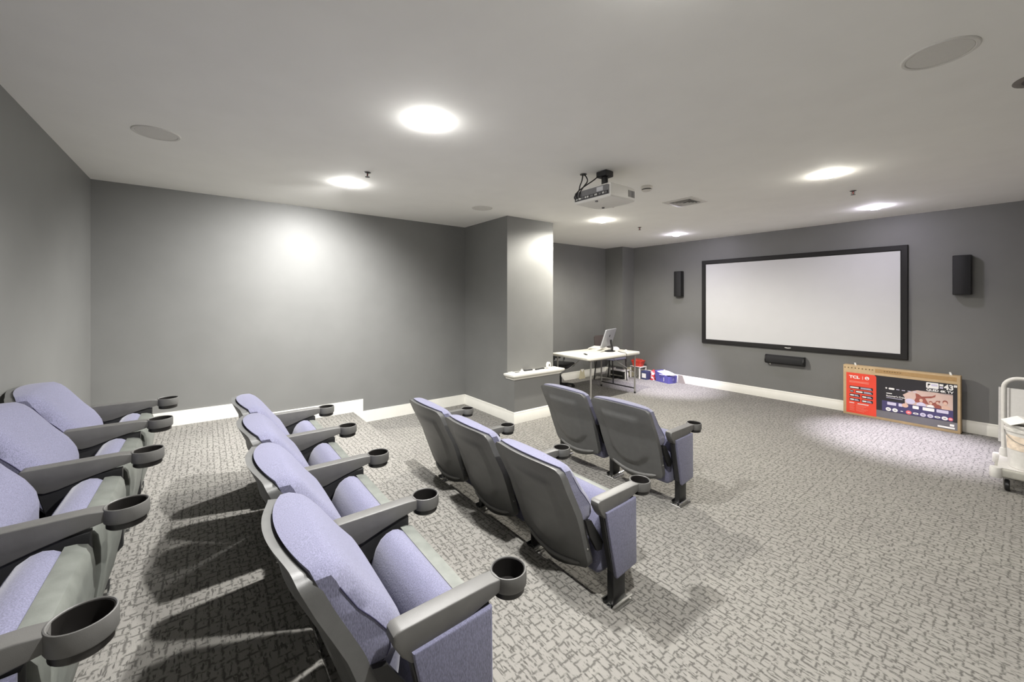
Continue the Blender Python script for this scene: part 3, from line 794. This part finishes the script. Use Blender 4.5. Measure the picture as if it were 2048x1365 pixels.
# ------------------------------------------------------------------ chairs in the alcove
M_BACKF = mat('brown_grey_fabric', (78, 70, 68), rough=.9, noise=.08, nscale=80)
t = thing('stacking_chair', 'stacking chair with lavender seat and dark back behind the table', 'chair', (-4.98, 6.30, 0), -math.pi / 2)
# local: faces +y (towards the table after rotation)
seat = obj('seat', MB().pillow(rrect(.215, .21, .05), .024, .016, 'z', 3, .445), M_FABRIC, t)
bk = [(-.20, 0), (.20, 0), (.205, .16), (.185, .30), (.15, .325), (-.15, .325), (-.185, .30), (-.205, .16)]
back = MB().pillow(bk, .018, .012, 'y', 3).xform(Matrix.Translation((0, -.215, .545)) @ Matrix.Rotation(math.radians(10), 4, 'X'))
obj('backrest', back, M_BACKF, t)
for sx in (-1, 1):
    obj('front_leg', MB().tube([(sx * .20, .19, .425), (sx * .205, .205, .2), (sx * .21, .215, .0)], .011, 8), M_DARK, t)
    obj('rear_leg', MB().tube([(sx * .215, -.25, .0), (sx * .205, -.19, .43), (sx * .185, -.225, .58), (sx * .17, -.27, .82)], .011, 8), M_DARK, t)
obj('stretcher', MB().tube([(-.20, .19, .42), (.20, .19, .42)], .009, 8), M_DARK, t)
M_BLK = mat('black_vinyl', (30, 31, 31), rough=.5, noise=.08, nscale=50)
t = thing('office_chair', 'low black swivel chair tucked under the table by the column', 'office chair', (-5.06, 4.98, 0), -1.2)
for k in range(5):
    a = 2 * math.pi * k / 5
    c, s = math.cos(a), math.sin(a)
    lg = obj('base_leg', MB().tube([(.02 * c, .02 * s, .085), (.15 * c, .15 * s, .075), (.27 * c, .27 * s, .058)], [.022, .018, .013], 8), M_BLK, t)
    obj('caster', MB().lathe([(.0, -.018), (.025, -.018), (.028, -.012), (.028, .012), (.025, .018), (0, .018)], 14).xform(Matrix.Translation((.27 * c, .27 * s, .028)) @ Matrix.Rotation(a, 4, 'Z') @ Matrix.Rotation(math.pi / 2, 4, 'X')), M_DARK, lg)
obj('gas_column', MB().lathe([(.03, .06), (.03, .2), (.02, .2), (.02, .40)], 16), M_STD, t)
obj('seat', MB().pillow(rrect(.22, .21, .07), .035, .024, 'z', 4, .425), M_BLK, t)
obj('backrest', MB().pillow([(-.19, .0), (.19, .0), (.20, .08), (.17, .14), (-.17, .14), (-.20, .08)], .022, .015, 'y', 3).xform(Matrix.Translation((0, -.2, .47))), M_BLK, t)
for sx in (-1, 1):
    obj('armrest', MB().pillow([(-.12, .0), (.10, .0), (.12, .015), (.10, .03), (-.10, .03), (-.12, .02)], .022, .008, 'x', 2, sx * .235).xform(Matrix.Translation((0, 0, .575))), M_BLK, t)
    obj('arm_post', MB().tube([(sx * .235, -.02, .575), (sx * .24, -.03, .48), (sx * .19, -.03, .40)], .014, 8), M_BLK, t)

# ------------------------------------------------------------------ clutter by the far corner
M_CARD = mat('cardboard', (190, 165, 128), rough=.85, noise=.08, nscale=14)
t = thing('media_receiver', 'black media box on the floor beneath the table', 'media box', (-5.03, 6.63 + .0, 0), .05)
obj('case', MB().rbox(-.15, .15, -.10, .10, .012, .15, .006, 2), M_SPKBOX, t)
obj('front_strip', MB().box(-.14, .14, -.104, -.0995, .05, .075), M_CHROME, t)
for x in (-.12, .12):
    for y in (-.075, .075): obj('foot', MB().lathe([(.014, 0), (.015, .013)], 12, (x, y, 0)), M_DARK, t)
t2 = tag(obj('document_tray', MB().prism([(-.16, .0), (.16, .0), (.16, .03), (.152, .03), (.152, .006), (-.152, .006), (-.152, .03), (-.16, .03)], -.10, .10, 'y'), M_PAPER, None, 30, (-5.03, 6.64, .15), .12), 'white tray lying on the black media box', 'tray')
t = thing('spray_bottle', 'white bottle standing next to the black media box', 'bottle', (-4.84, 6.60, 0))
obj('body', MB().lathe([(0, 0), (.034, 0), (.036, .006), (.036, .12), (.026, .145), (.014, .152)], 20), M_PAPER, t)
obj('cap', MB().lathe([(.015, .15), (.015, .175), (.012, .178), (0, .178)], 16), M_PAPER, t)
def carton(name, label, loc, rz, d, mm, tape_m):
    t = thing(name, label, 'box', loc, rz)
    obj('body', MB().rbox(-d[0] / 2, d[0] / 2, -d[1] / 2, d[1] / 2, 0, d[2], .003, 1), mm, t)
    for s in (-1, 1): obj('flap', MB().box(min(0, s * (d[0] / 2 - .002)) + (.001 if s > 0 else 0), max(0, s * (d[0] / 2 - .002)) - (.001 if s < 0 else 0), -d[1] / 2 + .002, d[1] / 2 - .002, d[2], d[2] + .003), mm, t)
    obj('side_print', MB().box(-d[0] * .36, d[0] * .36, -d[1] / 2 - .0012, -d[1] / 2, d[2] * .2, d[2] * .75), tape_m, t)
carton('cream_carton', 'cream cardboard carton beside the small shelf', (-5.0, 6.95, 0), .05, (.12, .14, .17), mat('cream_card', (196, 188, 160), rough=.8, noise=.04), mat('cream_print', (176, 170, 146), rough=.8, noise=.05))
# low shelf with red basket
t = thing('low_shelf', 'small low white shelf under the red basket', 'shelf', (-4.815, 6.95, 0), 0)
obj('top', MB().rbox(-.12, .12, -.12, .12, .215, .235, .004, 1), M_WHITE, t)
obj('edge_band', MB().box(-.12, .12, -.1215, -.120, .218, .232), M_STD, t)
for x in (-.105, .105):
    for y in (-.105, .105): obj('leg', MB().rbox(x - .012, x + .012, y - .012, y + .012, 0, .215, .002, 1), M_WHITE, t)
t = thing('red_basket', 'red plastic basket on the low white shelf', 'basket', (-4.815, 6.95, .235), .1)
M_RED = mat('red_plastic', (206, 64, 48), rough=.45, noise=.06, nscale=30)
def loop(hx, hy, z, r=.03): return [(p[0], p[1], z) for p in rrect(hx, hy, r, 4)]
vs = loop(.085, .07, .0) + loop(.115, .095, .11) + loop(.110, .090, .11) + loop(.080, .065, .004); n_ = len(vs) // 4
fs = [tuple(range(n_))[::-1], tuple(range(3 * n_, 4 * n_))]
for k in range(3): fs += [(k * n_ + i, k * n_ + (i + 1) % n_, (k + 1) * n_ + (i + 1) % n_, (k + 1) * n_ + i) for i in range(n_)]
bk_ = obj('bowl', MB().add(vs, fs), M_RED, t)
obj('rim', MB().tube(loop(.116, .096, .11), .006, 6, True), M_RED, bk_)
for k in range(3): obj('rib', MB().tube(loop(.0895 + .0075 * k, .0740 + .0062 * k, .018 + .027 * k), .003, 6, True), M_RED, bk_)
obj('handle', MB().tube([(-.115, 0, .11), (-.10, 0, .135), (0, 0, .15), (.10, 0, .135), (.115, 0, .11)], .005, 6), M_RED, t)
M_NAVY = mat('navy_print', (58, 64, 100), rough=.6, noise=.1, nscale=40)
carton('navy_carton', 'small navy and white carton beside the red bag', (-4.62, 6.93, 0), -.05, (.13, .13, .16), M_NAVY, M_PAPER)
o = tag(obj('red_bag', crumple(MB(), 0, 0, 0, .055, .06, .185, 12, 18, 10, .14), mottled('red_white_wrapper', (206, 60, 66), (236, 214, 216), 26), None, 50, (-4.50, 6.99, 0)), 'crumpled red and white bag between carton and blue bin', 'bag')
t = thing('storage_bin', 'blue fabric storage bin overflowing with white cloth', 'storage bin', (-4.232, 7.0, 0), -.2)
M_BLUE = mat('blue_violet_fabric', (98, 94, 172), rough=.75, noise=.08, nscale=30)
vs = loop(.17, .105, .0, .025) + loop(.18, .115, .15, .025) + loop(.174, .109, .15, .025) + loop(.164, .099, .005, .025)
vs = [(x, y, z + (.05 * (1 if x < 0 else -.3) * (z > .1) * min(1, abs(x) / .15))) for x, y, z in vs]
n_ = len(vs) // 4
fs = [tuple(range(n_))[::-1], tuple(range(3 * n_, 4 * n_))]
for k in range(3): fs += [(k * n_ + i, k * n_ + (i + 1) % n_, (k + 1) * n_ + (i + 1) % n_, (k + 1) * n_ + i) for i in range(n_)]
bn = obj('body', MB().add(vs, fs), M_BLUE, t)
obj('side_emblem', MB().lathe([(.024, 0), (.024, .0015), (.016, .0015), (.016, .0)], 20).xform(Matrix.Translation((.1765, 0, .075)) @ Matrix.Rotation(math.pi / 2, 4, 'Y')), mat('pale_violet', (150, 146, 214), rough=.7, noise=.04), bn)
obj('front_tag', MB().box(.05, .058, -.114, -.111, .03, .10), M_PAPER, bn)
tag(obj('white_cloth_heap', crumple(MB(), 0, 0, 0, .19, .11, .07, 31, 22, 8, .16), M_CLOTH, None, 60, (-4.225, 6.99, .145), -.2), 'heap of white cloth on top of the blue bin', 'cloth')
tag(obj('grey_board', MB().prism([(0, 0), (.14, 0), (.085, .15), (.0, .15)], -.006, .006, 'y'), mat('grey_board_surface', (150, 142, 138), rough=.8, noise=.06), None, 30, (-4.04, 7.11, 0), -.06), 'grey board leaning at the right of the blue bin', 'board')
t = thing('paper_cone', 'cream folded paper standing at the alcove baseboard', 'paper', (-5.42, 5.95, 0), 1.57)
obj('sheet', MB().prism([(-.09, 0), (.09, 0), (.045, .19), (-.045, .19)], -.004, .004, 'y'), mat('cream_card'), t)
obj('fold', MB().prism([(-.045, .19), (.045, .19), (.0, .13)], -.0055, -.004, 'y'), M_PAPER, t)

# ------------------------------------------------------------------ television carton leaning by the screen wall
def text_mesh(body, size, m, bold=0.0, sx=1.0, center=False):
    cu = bpy.data.curves.new('txt', 'FONT'); cu.body = body; cu.size = size; cu.extrude = .0003; cu.offset = bold
    if center: cu.align_x = 'CENTER'
    o = bpy.data.objects.new('txt', cu); COL.objects.link(o)
    dg = bpy.context.evaluated_depsgraph_get(); dg.update()
    me = bpy.data.meshes.new_from_object(o.evaluated_get(dg))
    bpy.data.objects.remove(o); bpy.data.curves.remove(cu)
    me.transform(Matrix.Diagonal((sx, 1, 1, 1))); me.transform(Matrix.Rotation(math.pi / 2, 4, 'X'))
    me.materials.clear(); me.materials.append(m)
    return me
TW, TH, TD = 1.09, .68, .10
t = thing('television_carton', 'brown television carton with red and black print leaning by the screen wall', 'cardboard box', (-1.556, 7.03, 0), math.radians(-2.4))
bx = obj('carton_body', MB().rbox(0, TW, 0, TD, 0, TH, .005, 2), M_CARD, t)
M_INK = mat('print_white', (238, 236, 232), rough=.6, noise=.02)
M_RPR = mat('print_red', (232, 74, 52), rough=.55, noise=.03, nscale=6)
M_BPR = mat('print_black', (40, 38, 42), rough=.5, noise=.04, nscale=5)
M_PEACH = mat('print_peach', (204, 178, 166), rough=.55, noise=.06, nscale=9)
M_PURP = mat('print_violet', (70, 64, 104), rough=.55, noise=.08, nscale=9)
M_RUST = mat('print_rust', (150, 84, 72), rough=.55, noise=.15, nscale=40)
M_PINK = mat('print_pink', (226, 110, 116), rough=.55, noise=.03)
M_SKIN = mat('print_beige', (214, 178, 158), rough=.55, noise=.04)
M_LAV = mat('print_pale_lavender', (206, 200, 220), rough=.55, noise=.03)
M_GREYP = mat('print_grey', (112, 110, 114), rough=.55, noise=.06, nscale=8)
M_FAINT = mat('print_faint_red', (238, 140, 122), rough=.55, noise=.03)
def pr_(name, poly, m, lv, parent):
    y = -.0004 * lv
    return obj(name, MB().prism(poly, y - .0003, y, 'y'), m, parent, 0)
def R_(x0, x1, z0, z1): return [(x0, z0), (x1, z0), (x1, z1), (x0, z1)]
def RR(x0, x1, z0, z1, r):
    return [((x0 + x1) / 2 + a, (z0 + z1) / 2 + b) for a, b in rrect((x1 - x0) / 2, (z1 - z0) / 2, r, 4)]
def EL(cx, cz, rx, rz, n=18): return [(cx + rx * math.cos(2 * math.pi * k / n), cz + rz * math.sin(2 * math.pi * k / n)) for k in range(n)]
blk = pr_('black_print_panel', R_(.33, 1.066, .034, .578), M_BPR, 1, t)
pr_('lower_grey_band', R_(.345, 1.066, .034, .125), M_GREYP, 2, blk)
redp = pr_('red_print_panel', [(.035, .027), (.348, .027), (.348, .535)] + [(.318 + .03 * math.cos(a), .545 + .03 * math.sin(a)) for a in [math.pi / 8 * k for k in range(5)]] + [(.035, .577)], M_RPR, 3, t)
def put_text(body, x, z, size, m, parent, lv, bold=0.0, sx=1.0):
    return link('lettering', text_mesh(body, size, m, bold, sx), parent, (x, -.0004 * lv - .0005, z))
put_text('TCL', .067, .503, .050, M_INK, redp, 4, .0022, 1.22)
pr_('divider', R_(.206, .210, .495, .540), M_INK, 5, redp)
pr_('round_emblem', EL(.254, .520, .023, .023), M_INK, 5, redp)
pr_('emblem_mark', [(.246, .535), (.251, .515), (.244, .505), (.262, .503), (.268, .520), (.258, .512), (.255, .53)], M_RPR, 7, redp)
for k in range(2): pr_('small_print', R_(.068, .272, .457 - .014 * k, .465 - .014 * k), M_FAINT, 5, redp)
for (x0, x1, z0, z1) in ((.070, .314, .358, .396), (.134, .314, .306, .342), (.070, .182, .250, .290), (.199, .314, .245, .285), (.070, .182, .192, .230), (.199, .314, .190, .226)):
    q = pr_('feature_box', RR(x0, x1, z0, z1, .006), M_BPR, 5, redp)
    zc = (z0 + z1) / 2; L = x1 - x0
    pr_('feature_icon', RR(x0 + .006, x0 + .006 + L * .38, zc - .009, zc + .009, .006), M_INK, 7, redp)
    pr_('feature_text', R_(x0 + L * .48, x1 - .012, zc - .010, zc - .002), M_LAV, 7, redp)
    pr_('feature_text', R_(x0 + L * .48, x1 - .022, zc + .003, zc + .010), M_LAV, 7, redp)
pr_('feature_icon', EL(.094, .324, .022, .017), M_BPR, 5, redp)
pr_('feature_text', R_(.080, .108, .320, .328), M_INK, 7, redp)
pr_('feature_text', R_(.068, .120, .160, .170), M_INK, 5, redp)
pr_('feature_text', R_(.155, .270, .156, .166), M_INK, 5, redp)
for k in range(6):
    pr_('small_print', R_(.070, .115 + .01 * (k % 2), .142 - .016 * k, .146 - .016 * k), M_FAINT, 5, redp)
    pr_('small_print', R_(.140, .265 - .02 * (k % 3), .140 - .016 * k, .144 - .016 * k), M_FAINT, 5, redp)
# picture of the television home screen
scr = pr_('pictured_screen', R_(.404, 1.032, .128, .454), M_BPR, 3, blk)
pr_('picture_sky', [(.62, .34), (.60, .37), (.66, .42), (.73, .450), (1.030, .452), (1.030, .22), (.62, .22)], M_PEACH, 4, scr)
pr_('picture_band', R_(.404, 1.032, .130, .262), M_PURP, 5, scr)
pr_('picture_shape', [(.70, .30), (.72, .36), (.715, .41), (.74, .405), (.77, .38), (.86, .40), (.89, .425), (.885, .395), (.85, .375), (.80, .365), (.83, .30), (.90, .34), (.92, .36), (.93, .35), (.89, .29)], M_RUST, 6, scr)
pr_('picture_shape', EL(.668, .300, .045, .034), M_LAV, 7, scr)
for cx, cz, k, shirt in ((.765, .335, 1.25, M_LAV), (.848, .315, 1.0, M_INK), (.905, .330, 1.0, M_RUST), (.968, .338, 1.35, M_SKIN)):
    pr_('pictured_person', [(cx - .034 * k, .262), (cx - .030 * k, cz - .034 * k), (cx - .010 * k, cz - .022 * k), (cx + .010 * k, cz - .022 * k), (cx + .030 * k, cz - .034 * k), (cx + .034 * k, .262)], shirt, 7, scr)
    pr_('pictured_hair', EL(cx, cz + .006 * k, .0165 * k, .0200 * k), M_RUST, 8, scr)
    pr_('pictured_face', EL(cx, cz - .003 * k, .0125 * k, .0165 * k), M_SKIN, 9, scr)
pr_('menu_dot', EL(.446, .428, .009, .010), M_INK, 5, scr)
pr_('menu_pill', RR(.468, .524, .414, .438, .011), M_INK, 5, scr)
for x in (.54, .592, .644, .694): pr_('menu_word', R_(x, x + .030, .420, .428), M_LAV, 5, scr)
pr_('title_line', R_(.446, .50, .358, .368), M_INK, 5, scr)
put_text('Summer\'s Crew', .445, .322, .028, M_INK, scr, 9, .0006)
pr_('title_line', R_(.446, .60, .303, .309), M_LAV, 8, scr)
for x0, x1, mm in ((.455, .540, M_LAV), (.562, .600, M_LAV), (.69, .745, M_INK), (.778, .878, M_INK), (.896, .995, M_LAV)):
    pr_('preview_tile', RR(x0, x1, .214, .252, .006), mm, 7, scr)
pr_('preview_tile', EL(.622, .238, .030, .026), M_SKIN, 8, scr)
for x, mm, rz in ((.466, M_INK, .024), (.529, M_INK, .024), (.592, M_PURP, .02), (.655, M_PINK, .025), (.718, M_INK, .011), (.781, M_LAV, .024), (.844, M_LAV, .022), (.904, M_INK, .012), (.964, M_INK, .022), (1.012, M_PINK, .020)):
    pr_('app_badge', EL(x, .157, .026 if x < 1 else .019, rz), mm, 8, scr)
    pr_('badge_mark', R_(x - .011, x + .011, .153, .161), M_GREYP if mm in (M_INK, M_LAV) else M_INK, 10, scr)
pr_('sports_badge', RR(.808, .914, .496, .566, .010), M_INK, 4, blk)
pr_('sports_mark', [(.822, .55), (.845, .55), (.842, .535), (.828, .530), (.828, .512), (.822, .512)], M_BPR, 6, blk)
pr_('sports_mark', R_(.852, .905, .525, .55), M_LAV, 6, blk)
pr_('class_mark', R_(.920, .952, .535, .560), M_INK, 4, blk)
pr_('class_mark', R_(.922, .950, .508, .526), M_LAV, 4, blk)
put_text('43"', .958, .503, .085, M_INK, blk, 4, .0030, .92)
put_text('QLED 4K TV', .810, .463, .036, M_INK, blk, 4, .0014, 1.13)
pr_('small_print', R_(.918, 1.03, .440, .450), M_LAV, 4, blk)
pr_('small_print', R_(.905, 1.045, .045, .064), M_INK, 4, blk)
pr_('small_print', R_(1.005, 1.04, .074, .10), M_INK, 4, blk)
pr_('small_print', R_(.95, .998, .076, .098), M_GREYP, 5, blk)
M_CINK = mat('carton_ink', (92, 74, 48), rough=.8, noise=.06)
for k in range(8): pr_('handling_mark', EL(.02 + .037 * k, .642, .007, .008, 8), M_CINK, 1, t)
pr_('handling_arrow', [(.302, .634), (.302, .650), (.322, .642)], M_CINK, 1, t)
pr_('carton_band', R_(.335, TW - .03, .610, .660), mat('carton_brown', (172, 140, 96), rough=.85, noise=.06), 1, t)
for k in range(7): pr_('carton_mark', R_(.42 + .025 * k, .436 + .025 * k, .636, .644), M_CINK, 2, t)
for x in (.135, 1.015):
    obj('strap_end', MB().prism([(x - .010, TH - .008), (x + .012, TH - .008), (x - .002, TH + .036), (x - .018, TH + .034)], .004, .012, 'y'), M_PAPER, t)

# ------------------------------------------------------------------ platform cart on the right with bucket, panel
M_CARTW = mat('cart_white_metal', (206, 204, 200), rough=.4, noise=.05, nscale=30)
M_DECK = mat('cart_grey_plastic', (160, 158, 150), rough=.55, noise=.1, nscale=20)
cx0, cy0 = -.165, 5.17
t = thing('platform_cart', 'white platform cart with tube handle at the right edge', 'cart', (cx0, cy0, 0))
dk = obj('deck', MB().rbox(0, .75, .0, .50, .115, .185, .015, 3), M_DECK, t)
obj('deck_mat', MB().rbox(.02, .73, .02, .48, .185, .19, .002, 1), M_CARTW, dk)
for (x, y) in ((.0, .0), (.0, .5), (.75, 0), (.75, .5)):
    obj('corner_bumper', MB().lathe([(.0, .105), (.032, .105), (.036, .112), (.036, .172), (.032, .19), (.0, .192)], 16, (x + (.012 if x < .1 else -.012), y + (.012 if y < .1 else -.012), 0)), M_CARTW, dk)
for (x, y) in ((.07, .06), (.07, .44), (.68, .06), (.68, .44)):
    w_ = obj('caster_wheel', MB().lathe([(0, -.014), (.040, -.014), (.046, -.008), (.046, .008), (.040, .014), (0, .014)], 20).xform(Matrix.Translation((x, y, .046)) @ Matrix.Rotation(math.pi / 2, 4, 'Y')), M_DARK, t)
    obj('caster_fork', MB().prism([(-.03, .115), (.03, .115), (.012, .04), (-.012, .04)], x - .021, x - .017, 'x').xform(Matrix.Translation((0, y, 0))), M_STEEL, w_)
hp = [(.045, .44, .19), (.045, .44, .5)] + [(.045 + .09 * (1 - math.cos(a)), .44, .795 + .09 * math.sin(a)) for a in [math.pi / 16 * k for k in range(9)]]
hp = hp + [(.75 - x, y, z) for x, y, z in hp[::-1]]
hd = obj('handle', MB().tube(hp, .0165, 12), M_CARTW, t)
for x in (.045, .705): obj('handle_socket', MB().lathe([(.028, .185), (.028, .235), (.022, .26), (.017, .262)], 16, (x, .44, 0)), M_CARTW, hd)
t = thing('bucket', 'white plastic bucket with an orange label on the cart', 'bucket', (.03, 5.33, .19))
obj('pail', MB().lathe([(0, 0), (.118, 0), (.122, .006), (.138, .30), (.146, .302), (.146, .32), (.138, .322), (.139, .34), (.146, .342), (.147, .356), (.140, .36), (.133, .356), (.118, .01), (0, .008)], 36), M_CARTW, t)
obj('label', MB().add([(.1322 * math.cos(a) + 0, .1322 * math.sin(a), z) if z < .2 else (.1372 * math.cos(a), .1372 * math.sin(a), z) for z in (.155, .27) for a in [math.radians(195 + 7.5 * k) for k in range(15)]], [(k, k + 1, 16 + k, 15 + k) for k in range(14)]), mat('orange_label', (222, 206, 188), rough=.6, noise=.22, nscale=26), t)
obj('handle_wire', MB().tube([(.144 * math.cos(a), .144 * math.sin(a), .31 - .10 * math.sin((a - math.pi)) ) for a in [math.pi + math.pi * k / 14 for k in range(15)]], .003, 6), M_STEEL, t)
tag(obj('paper_sheets', MB().prism([(-.14, .0), (-.05, .045), (.10, .03), (.15, .004), (.14, .0), (.09, .024), (-.05, .036)], -.11, .11, 'y'), M_PAPER, None, 20, (.03, 5.32, .551), .25), 'crumpled white papers lying on top of the bucket', 'paper')
t = thing('red_tool', 'red and orange caulking tube lying on the cart deck', 'tube', (.06, 5.186, .212), 0)
obj('tube', MB().lathe([(.0, 0), (.021, 0), (.022, .004), (.022, .15), (.019, .154), (.0, .155)], 18).xform(Matrix.Rotation(math.pi / 2, 4, 'Y')), M_RPR, t)
obj('nozzle', MB().lathe([(.010, .154), (.006, .19), (.003, .215), (0, .215)], 12).xform(Matrix.Rotation(math.pi / 2, 4, 'Y')), M_PAPER, t)
t = thing('leaning_board', 'tall white board leaning on the wall behind the cart', 'board', (-.185, 6.98, 0))
PM = Matrix.Rotation(math.radians(-9), 4, 'X')
pb = obj('face_sheet', MB().rbox(0, .62, 0, .02, .0, .60, .003, 1).xform(PM), mat('panel_white', (224, 223, 218), rough=.5, noise=.02), t)
obj('edge_strip', MB().rbox(-.004, .075, -.010, .0, .0, .602, .003, 1).xform(PM), M_CARTW, pb)
